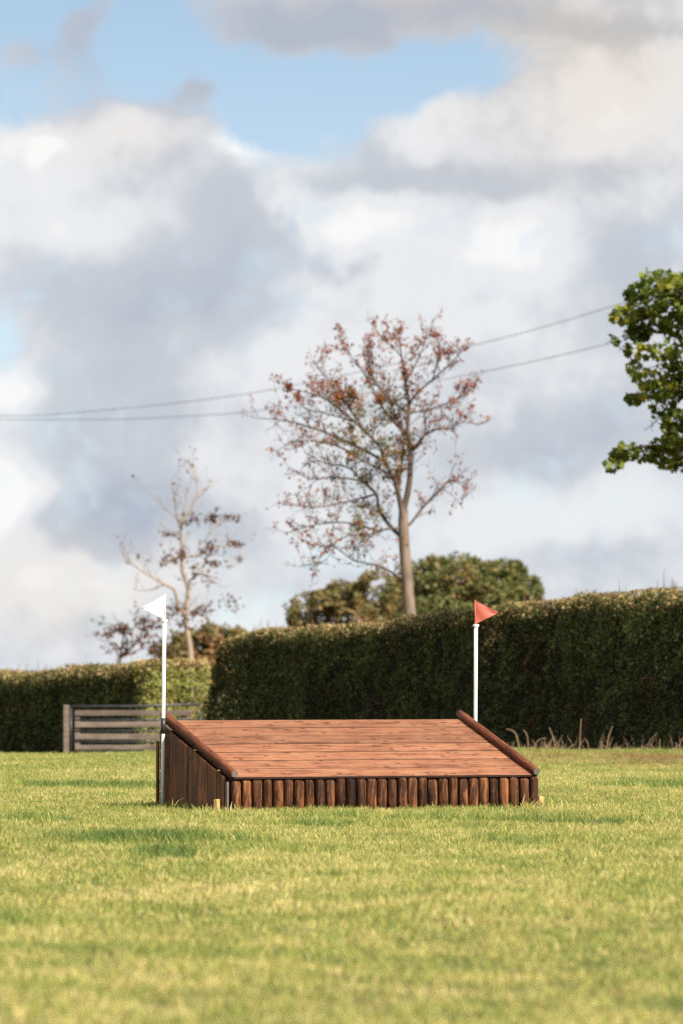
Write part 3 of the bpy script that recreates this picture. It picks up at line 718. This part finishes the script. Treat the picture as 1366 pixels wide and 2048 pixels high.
# leafy crowns further back
def leafy_tree(name, label, lobes, d, n, size, mat, trunk_px, seed, trunk_r=0.25, limbs=True, gap=0.12, aspect=1.4, rag=0.48):
    r = np.random.default_rng(seed)
    bx = P(trunk_px[0], trunk_px[1], d); base = Vector((bx.x, bx.y, float(ground_z(bx.x, bx.y)) - 0.1)); inv = -base
    root = empty(name, base); tag(root, label, 'tree')
    cs = [P(px, py, d + dz) + inv for (px, py, rx, ry, dz) in lobes]
    bark = bark_mat(name + '_bark', (0.07, 0.055, 0.045), (0.16, 0.125, 0.10), 6)
    mb = MB(); mb.smooth = True
    top = P(trunk_px[0], trunk_px[1], d) + inv
    mb.tube([Vector((0, 0, 0)), top * 0.5 + Vector((0.04, 0, 0)), top], [trunk_r, trunk_r * .8, trunk_r * .55], 10); mb.build('trunk', bark, root)
    mb = MB(); mb.smooth = True
    order = sorted(range(len(cs)), key=lambda k: (cs[k] - top).length); done_ = [(top, trunk_r * 0.5)]
    for k in order:
        c = cs[k]; par, pr = min(done_, key=lambda q: (q[0] - c).length + 0.25 * (q[0] - top).length)
        mid = par.lerp(c, 0.5) + Vector((0, 0, -0.08 * (c - par).length)) + rv(r) * 0.06 * (c - par).length
        r1_ = max(pr * 0.55, 0.008); L3 = smooth_pts([par, mid, c]); mb.tube(L3, taper(L3, max(pr * 0.8, 0.010), r1_), 5, False); done_.append((c, r1_))
        for _ in range(6):
            v = rv(r); e = c + Vector((v.x * lobes[k][2], v.y * lobes[k][2], v.z * lobes[k][3])) / F * d * r.uniform(0.5, 0.9); mb.tube([c, c.lerp(e, .5) + rv(r) * .03, e], [r1_ * .7, r1_ * .5, 0.005], 3, False)
    mb.build('branches', bark, root)
    vol = np.array([(l[2] * l[3]) ** 0.85 for l in lobes]); vol = vol / vol.sum()
    pos, nor = [], []
    for (c, l, w) in zip(cs, lobes, vol):
        rx = l[2] / F * d; ry = l[3] / F * d
        for _ in range(int(n * w)):
            v = rv(r); q = r.uniform(0.35, 1.0) ** 0.45
            nz = noise.noise((c.x * 2 + v.x * 2.2, c.y * 2 + v.y * 2.2, v.z * 2.2 + c.z * 2)); q *= 1 + rag * nz
            p = c + Vector((v.x * rx, v.y * rx, v.z * ry)) * q
            if noise.noise(tuple(p * (1.6 / (size * 9)))) < -gap * 2.2: continue
            pos.append(tuple(p)); nor.append(tuple(v * 0.5 + Vector((0, 0, 0.5))))
    pos = np.array(pos); nor = np.array(nor)
    me = leaves_mesh('crown', pos, r.uniform(0.45, 1.4, len(pos)) * size, nor, aspect, seed + 1); me.materials.append(mat)
    tag(link('crown', me, root), kind='stuff')
    return root
M['far_leaf'] = leaf_mat('far_tree_leaves', [(0.1, (0.30, 0.17, 0.07)), (0.35, (0.19, 0.155, 0.055)), (0.6, (0.11, 0.145, 0.045)), (1.0, (0.21, 0.22, 0.07))], 0.3, 0.5)
M['brown_leaf'] = leaf_mat('browning_tree_leaves', [(0.1, (0.36, 0.18, 0.08)), (0.4, (0.24, 0.16, 0.065)), (0.7, (0.13, 0.14, 0.045)), (1.0, (0.28, 0.22, 0.085))], 0.3, 0.5)
leafy_tree('broad_tree', 'broad green tree crown rising behind the hedge right of the trunk', [(925, 1175, 85, 58, 0), (850, 1178, 62, 60, 1), (980, 1180, 60, 50, -1), (1030, 1142, 24, 20, 0), (1058, 1180, 30, 30, 0), (795, 1205, 50, 52, 1), (900, 1240, 130, 60, 0), (1030, 1220, 55, 45, 1), (945, 1130, 22, 16, 0), (1000, 1150, 40, 30, .5), (880, 1130, 30, 18, .3)], 215, 26000, 0.17, M['far_leaf'], (930, 1290), 41, 0.3, gap=0.2)
leafy_tree('browning_tree', 'low browning tree left of the tall trunk behind the hedge', [(640, 1220, 60, 45, 0), (700, 1195, 60, 42, 0.5), (750, 1190, 50, 50, -0.5), (600, 1240, 28, 30, 0), (690, 1250, 100, 50, 0)], 195, 16000, 0.15, M['brown_leaf'], (690, 1290), 43, 0.22, gap=0.06)
leafy_tree('hedgerow_tree', 'rounded brownish green tree beyond the sunlit hedge end', [(430, 1275, 42, 28, 0), (395, 1300, 50, 40, 0.5), (465, 1285, 35, 30, 0), (350, 1300, 40, 36, 0), (440, 1330, 70, 40, 0)], 205, 11000, 0.16, M['brown_leaf'], (420, 1335), 47, 0.2)
M['syc_leaf'] = leaf_mat('sycamore_leaves', [(0.1, (0.055, 0.085, 0.018)), (0.45, (0.12, 0.165, 0.028)), (0.72, (0.22, 0.25, 0.035)), (0.92, (0.40, 0.34, 0.045)), (1.0, (0.40, 0.21, 0.05))], 0.45, 1.3)
SYC = [(1290, 610, 40, 26, .2), (1335, 620, 40, 30, -.3), (1360, 650, 40, 30, .2), (1275, 668, 30, 18, .4), (1330, 720, 40, 26, .1), (1300, 760, 30, 22, -.2), (1360, 770, 30, 26, .1), (1325, 825, 30, 24, .3), (1355, 840, 28, 24, -.2), (1330, 885, 30, 22, .2), (1300, 890, 26, 16, -.1), (1240, 912, 20, 14, .1), (1365, 930, 24, 16, 0),
       (1325, 568, 48, 32, 0), (1275, 583, 26, 20, .6), (1355, 590, 60, 40, -.5), (1250, 632, 34, 18, 0), (1300, 650, 50, 22, .5), (1222, 683, 18, 12, 0), (1250, 700, 20, 13, .3), (1310, 700, 40, 22, -.4), (1280, 735, 28, 16, .2), (1350, 680, 30, 22, .8),
       (1345, 745, 36, 22, .3), (1268, 798, 18, 15, 0), (1310, 785, 30, 18, -.3), (1345, 800, 28, 24, .4), (1305, 850, 24, 18, .2), (1350, 870, 32, 22, -.3), (1262, 895, 30, 19, 0), (1222, 930, 24, 18, 0), (1290, 908, 28, 18, .2), (1330, 925, 26, 14, .1), (1360, 900, 30, 24, .5),
       (1420, 590, 80, 60, 0), (1450, 700, 90, 80, -1), (1440, 840, 80, 70, 1), (1560, 560, 140, 90, 0), (1560, 640, 170, 130, 1.5), (1580, 820, 170, 120, -1.5), (1700, 640, 170, 130, 0), (1720, 800, 170, 130, 1)]
leafy_tree('sycamore_tree', 'leafy green and yellowing branches of the tree at the right edge', SYC, 104, 17500, 0.135, M['syc_leaf'], (1640, 900), 53, 0.28, gap=0.06, aspect=1.15, rag=0.30)

# ------------------------------------------------------------------ overhead wires
def wire(label, pts, d0, d1):
    mb = MB(); p3 = []
    for i, (px, py) in enumerate(pts): p3.append(P(px, py, np.interp(px, [pts[0][0], pts[-1][0]], [d0, d1])))
    p3 = smooth_pts(p3, 6); mb.tube(p3, [0.011] * len(p3), 5); mb.smooth = True
    tag(mb.build('overhead_wire', M['wire']), label, 'wire', 'overhead wires')
wire('upper overhead wire rising to the right across the sky', [(-700, 790), (-300, 825), (0, 831), (150, 825), (400, 800), (600, 768), (945, 691), (1245, 606), (1700, 455), (2200, 260)], 260, 130)
wire('lower overhead wire rising to the right across the sky', [(-700, 800), (-300, 833), (0, 838), (150, 839), (300, 836), (540, 818), (920, 752), (1205, 690), (1700, 560), (2200, 405)], 262, 131)

# ------------------------------------------------------------------ gate, post and timber rails in the gap
GD = 113.0
gz0 = float(ground_z(-4.5, GD))
p0 = P(133, 1411, GD)
mb = MB(); mb.box(-0.055, 0.055, -0.055, 0.055, -0.1, p0.z - gz0 + 0.01); o = mb.build('gate_post', M['gate_wood'], None, 0.008); o.location = (p0.x, GD, gz0)
tag(o, 'pale grey timber post at the left end of the gate', 'post')
root = empty('field_gate', (p0.x, GD, gz0)); tag(root, 'dark tubular metal field gate hung in the hedge gap', 'gate')
xr = (402 - 133) / F * GD
for k, py in enumerate((1413, 1440, 1462, 1484, 1504)):
    z = P(0, py, GD).z - gz0; mb = MB(); mb.smooth = True
    mb.tube([(0.08, 0, z), (xr * .5, 0, z + 0.005), (xr, 0, z + (0.05 if k == 0 else 0.0))], [0.028 if k == 0 else 0.02] * 3, 8); mb.build('rail', M['metal'], root)
for x in (0.09, xr):
    mb = MB(); mb.smooth = True; mb.tube([(x, 0.0, 0.12), (x, 0.0, p0.z - gz0 - 0.03)], [0.022] * 2, 8); mb.build('upright', M['metal'], root)
fx = P(150, 1400, GD + 1.2)
gz1 = float(ground_z(fx.x, GD + 1.2))
root = empty('timber_rails', (fx.x, GD + 1.2, gz1)); tag(root, 'stack of grey horizontal timber rails behind the metal gate', 'fence')
for py, h, px1 in ((1426, 0.105, 383), (1449, 0.11, 350), (1473, 0.12, 395), (1495, 0.10, 395), (1515, 0.1, 395)):
    z = P(0, py, GD + 1.2).z - gz1; mb = MB(); mb.box(0, (px1 - 150) / F * (GD + 1.2), -0.02, 0.02, -h / 2, h / 2)
    o = mb.build('rail', M['gate_wood'], root, 0.006); o.location = (0, 0, z); o.rotation_euler = (0, random.uniform(-0.004, 0.004), 0)
for x in (0.05, 2.2):
    mb = MB(); mb.box(-0.05, 0.05, 0.022, 0.12, -0.1, P(0, 1422, GD + 1.2).z - gz1); o = mb.build('post', M['gate_wood'], root, 0.006); o.location = (x, 0, 0)

# ------------------------------------------------------------------ the jump
jump = empty('ramp_jump', JO, PHI); tag(jump, 'brown timber ramp jump with sloping plank top and upright log front', 'jump')
slope = math.atan2(JB - JF, JL); SL = math.hypot(JB - JF, JL)
# planks of the sloping top
NP = 7; gap = 0.013; w = (SL + 0.05) / NP
for i in range(NP):
    mb = MB(); ex = random.uniform(-0.004, 0.004)
    mb.box(-JW / 2 + 0.035, JW / 2 - 0.025 + ex, gap / 2, w - gap / 2, -0.024, 0.0)
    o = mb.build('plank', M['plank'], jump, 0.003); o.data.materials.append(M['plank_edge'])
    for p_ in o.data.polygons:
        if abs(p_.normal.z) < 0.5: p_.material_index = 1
    s = -0.045 + w * i
    o.location = (JW / 2, s * math.cos(slope), JF + s * math.sin(slope) + random.uniform(-0.002, 0.002)); o.rotation_euler = (slope + random.uniform(-0.004, 0.004), 0, random.uniform(-0.0006, 0.0006))
# round rails along both edges of the ramp
RR = 0.0395
for x in (0.060, JW - 0.050):
    mb = MB(); mb.smooth = False; n = 20; a0 = -0.06; a1 = SL + 0.085
    pts = [(a0, 0, 0)] + [(a0 + (a1 - a0) * k / 12, 0.003 * math.sin(k * 1.7 + x), 0.002 * math.cos(k * 2.1)) for k in range(1, 12)] + [(a1, 0, 0)]
    mb.tube(pts, [RR - 0.004] + [RR + 0.0015 * math.sin(k * 2.3 + x * 3) for k in range(1, 12)] + [RR - 0.005], n)
    rail = mb.build('edge_rail', M['rail'], jump); 
    for p_ in rail.data.polygons: p_.use_smooth = len(p_.vertices) == 4
    # local x of the rail runs up the slope
    rot = Matrix.Rotation(math.radians(90), 4, 'Z') @ Matrix.Rotation(-slope, 4, 'Y')
    c = Vector((x, 0, JF)) + Vector((0, -math.sin(slope), math.cos(slope))) * (RR - 0.004)
    rail.matrix_local = Matrix.Translation(c) @ rot
    mb = MB(); mb.tube([(a0 - 0.0035, 0, 0), (a0 + 0.004, 0, 0)], [RR - 0.009, RR - 0.0045], n)
    mb.build('sawn_end', M['grey_end'], rail)
# upright half logs along the front
NPOLE = 30; pitch = (JW - 0.045) / NPOLE
for i in range(NPOLE):
    r_ = pitch / 2 - 0.003 + random.uniform(-0.006, 0.002); top = JF - 0.042 + random.uniform(-0.012, 0.006); n = 16
    mb = MB(); zs = [(-0.08, r_), (0.1, r_ * random.uniform(.985, 1.0)), (top - 0.03, r_ * random.uniform(.96, .99)), (top - 0.012, r_ * random.uniform(.86, .92)), (top, r_ * random.uniform(.55, .7))]
    mb.tube([(random.uniform(-.0015, .0015), 0, z) for z, _ in zs], [q for _, q in zs], n)
    o = mb.build('log', M['pole'], jump)
    for p_ in o.data.polygons: p_.use_smooth = len(p_.vertices) == 4
    o.location = (0.045 + pitch * (i + 0.5), -0.008 + random.uniform(-0.004, 0.004), 0); o.rotation_euler = (random.uniform(-.01, .01), random.uniform(-.008, .008), random.uniform(0, 6.28))
# backing board, corner batten, shelf edge
mb = MB(); mb.box(0.03, JW - 0.03, 0.05, 0.075, -0.02, JF - 0.04); mb.build('backing_board', M['side'], jump)
mb = MB(); mb.box(0.004, 0.022, -0.02, 0.03, -0.05, JF - 0.06); mb.build('corner_batten', M['grey_end'], jump, 0.003)
# side boards, both sides, tops cut to the slope
edges = [0.0, 0.2, 0.42, 0.66, 0.90, 1.12, 1.36, JL + 0.0]
for side in (0, 1):
    x0, x1 = (-0.006, 0.018) if side == 0 else (JW - 0.018, JW + 0.006)
    for i in range(len(edges) - 1):
        ya, yb = edges[i] + 0.006, edges[i + 1] - 0.006
        ya = max(ya, 0.034)
        za, zb = JF + ya * math.tan(slope) - 0.03, JF + yb * math.tan(slope) - 0.03
        dx = random.uniform(-0.004, 0.003); mb = MB()
        mb.add([(x0 + dx, ya, -0.05), (x1, ya, -0.05), (x1, yb, -0.05), (x0 + dx, yb, -0.05), (x0 + dx, ya, za), (x1, ya, za), (x1, yb, zb), (x0 + dx, yb, zb)],
               [(0, 3, 2, 1), (4, 5, 6, 7), (0, 1, 5, 4), (1, 2, 6, 5), (2, 3, 7, 6), (3, 0, 4, 7)])
        mb.build('side_board', M['side'], jump, 0.003)
for i in range(4):
    z0 = -0.03 + i * 0.2; mb = MB(); mb.box(0.0, JW, JL + 0.004, JL + 0.028, z0, z0 + 0.19); mb.build('back_board', M['side'], jump, 0.003)
mb = MB(); mb.box(-0.032, -0.010, JL + 0.005, JL + 0.05, -0.05, JB - 0.20); mb.build('corner_batten', M['side'], jump, 0.003)

# ------------------------------------------------------------------ flags
def flag_pole(name, label, px_foot, px_top, d, top_py, tape, flagmat, sgn, flabel):
    b = P(px_foot, 1600, d); tp = P(px_top, top_py, d); gz = float(ground_z(b.x, d))
    root = empty(name, (b.x, d, gz)); tag(root, label, 'flag', 'flags marking the jump')
    h = tp.z - gz; lean = tp.x - b.x
    def at(z): return Vector((lean * z / h, 0, z))
    mb = MB(); mb.smooth = True; mb.tube([at(-0.1), at(h * .33), at(h * .66), at(h)], [0.0188] * 4, 14); mb.build('pole', M['white'], root)
    if tape:
        z0, z1 = [P(0, y_, d).z - gz for y_ in tape]
        mb = MB(); mb.smooth = True; mb.tube([at(z1), at((z0 + z1) / 2), at(z0)], [0.0235, 0.0245, 0.0235], 14); mb.build('tape', M['black'], root)
    mb = MB(); mb.tube([at(h - 0.012), at(h + 0.012)], [0.031, 0.031], 14); mb.build('cap', M['white'], root, 0.003)
    # flag staff and pennant
    e = at(h); fh = 0.24
    sx = e.x + (0.008 if sgn < 0 else -0.008)
    mb = MB(); mb.smooth = True; mb.tube([(sx, 0, h), (sx, 0, h + fh + 0.018)], [0.0065, 0.0055], 8); st = mb.build('flag_staff', flagmat, root)
    nx_, nz_ = 10, 9; vs = []; fs = []
    for s in (-1, 1):
        for i in range(nx_ + 1):
            f_ = i / nx_
            for j in range(nz_ + 1):
                g_ = j / nz_ - 0.5; half = 0.5 * (1 - f_) * 0.225 + 0.004
                zc = h + 0.012 + 0.118 + (-0.006 if sgn < 0 else 0.0) * f_
                vs.append((sx + sgn * (0.004 + f_ * 0.226), -0.018 * math.sin(f_ * 2.6) + 0.006 * math.sin(f_ * 8 + j * 0.5) + s * 0.0018, zc + g_ * 2 * half))
    B = (nx_ + 1) * (nz_ + 1); q = nz_ + 1
    for i in range(nx_):
        for j in range(nz_):
            a_ = i * q + j; fs.append((a_, a_ + q, a_ + q + 1, a_ + 1)); fs.append((B + a_, B + a_ + 1, B + a_ + q + 1, B + a_ + q))
    for j in range(nz_):
        fs.append((j, j + 1, B + j + 1, B + j)); a_ = nx_ * q + j; fs.append((a_, B + a_, B + a_ + 1, a_ + 1))
    for i in range(nx_):
        a_ = i * q; fs.append((a_, B + a_, B + a_ + q, a_ + q)); a_ = i * q + nz_; fs.append((a_, a_ + q, B + a_ + q, B + a_))
    mb = MB(); mb.smooth = True; mb.add(vs, fs); pn = mb.build('pennant', flagmat, root); pn['label'] = flabel
    m_ = pn.modifiers.new('edge', 'EDGE_SPLIT'); m_.split_angle = math.radians(40)
    return root
bl = JO + ly * (JL - 0.02) - lx * 0.055; br = JO + ly * (JL - 0.25) + lx * (JW + 0.05)
flag_pole('boundary_flag', 'white flag on a white pole at the left of the ramp', 324.8, 328.8, bl.y - 0.10, 1241, (1436, 1467), M['flag_white'], -1, 'white triangular pennant')
flag_pole('boundary_flag', 'red flag on a white pole at the right of the ramp', 949.5, 951.8, JO.y + (ly * (JL + 0.1) + lx * (JW + 0.05)).y, 1251, None, M['flag_red'], 1, 'red triangular pennant')

# ------------------------------------------------------------------ timber pegs
def peg(label, loc, rz, h, tilt):
    mb = MB(); mb.box(-0.032, 0.032, -0.018, 0.018, -0.12, h); o = mb.build('timber_peg', M['peg'], None, 0.002)
    o.location = loc; o.rotation_euler = (0.0, tilt, rz); tag(o, label, 'peg', 'raw timber pegs holding the jump')
q = P(435, 1615, 54.25); peg('raw yellow timber peg in the grass at the left front corner', (q.x, 54.25, 0), 1.05, 0.088, -0.10)
q = P(1080, 1612, 55.7); peg('raw yellow timber peg in the grass at the right front corner', (q.x, 55.75, 0), 0.9, 0.085, 0.03)

# ------------------------------------------------------------------ dry stalks in front of the hedge
r = np.random.default_rng(77)
M['straw'] = bark_mat('dry_stalk', (0.20, 0.13, 0.08), (0.40, 0.28, 0.175), 14)
mb = MB()
def hedge_foot(px, off):
    # where the ray column px meets a line off metres in front of the hedge's field face
    s = 0.0
    for k in range(400):
        s = k * 0.1; q = H0 + hd * s + hn * off
        if XC + q.x / q.y * F <= px: break
    return q
for _ in range(280):
    px = r.normal(1060, 45) if r.uniform() < 0.45 else r.uniform(960, 1500)
    q = hedge_foot(px, r.uniform(0.9, 2.2)); z = float(ground_z(q.x, q.y)); h = 0.06 + 0.26 * r.uniform() ** 2; b = Vector((r.normal(0, .09), r.normal(0, .08), 0))
    p = Vector((q.x, q.y, z)); mb.tube([p, p + Vector((0, 0, h * .6)) + b * .4, p + Vector((0, 0, h)) + b], [0.006, 0.005, 0.003], 4, False)
o = mb.build('dry_weeds', M['straw']); tag(o, 'tangle of short dry weeds along the foot of the tall hedge', 'weeds', kind='stuff')
def stalk(label, poly, rad):
    q = hedge_foot(poly[0][0], 1.9); d = q.y; z = float(ground_z(q.x, d))
    pts = [P(px, py, d) for px, py in poly]; pts[0].z = z - 0.02; o0 = pts[0].copy(); pts = smooth_pts([p - o0 for p in pts], 4)
    mb = MB(); mb.smooth = True; mb.tube(pts, taper(pts, rad * 0.75, rad * 0.4), 6); o = mb.build('dry_stalk', M['straw']); o.location = o0; tag(o, label, 'stalk', 'dry stalks by the hedge')
stalk('arched dry stalk bending over just right of the ramp rail', [(1040, 1500), (1034, 1475), (1026, 1462), (1012, 1458)], 0.014)
stalk('tall straight dry stalk standing before the dark hedge', [(1159, 1498), (1160, 1470), (1162, 1438)], 0.012)
stalk('dry stalk leaning right with a forked foot', [(1113, 1495), (1106, 1475), (1098, 1455)], 0.013)
stalk('thick dry stalk leaning right, rightmost of the tall ones', [(1212, 1495), (1217, 1473), (1225, 1452)], 0.013)
stalk('low dry stalk slanting left to right near the rail', [(1060, 1492), (1075, 1482), (1092, 1476)], 0.012)
stalk('short pale stalk tilted left of the arched one', [(1058, 1494), (1054, 1472), (1046, 1460)], 0.013)
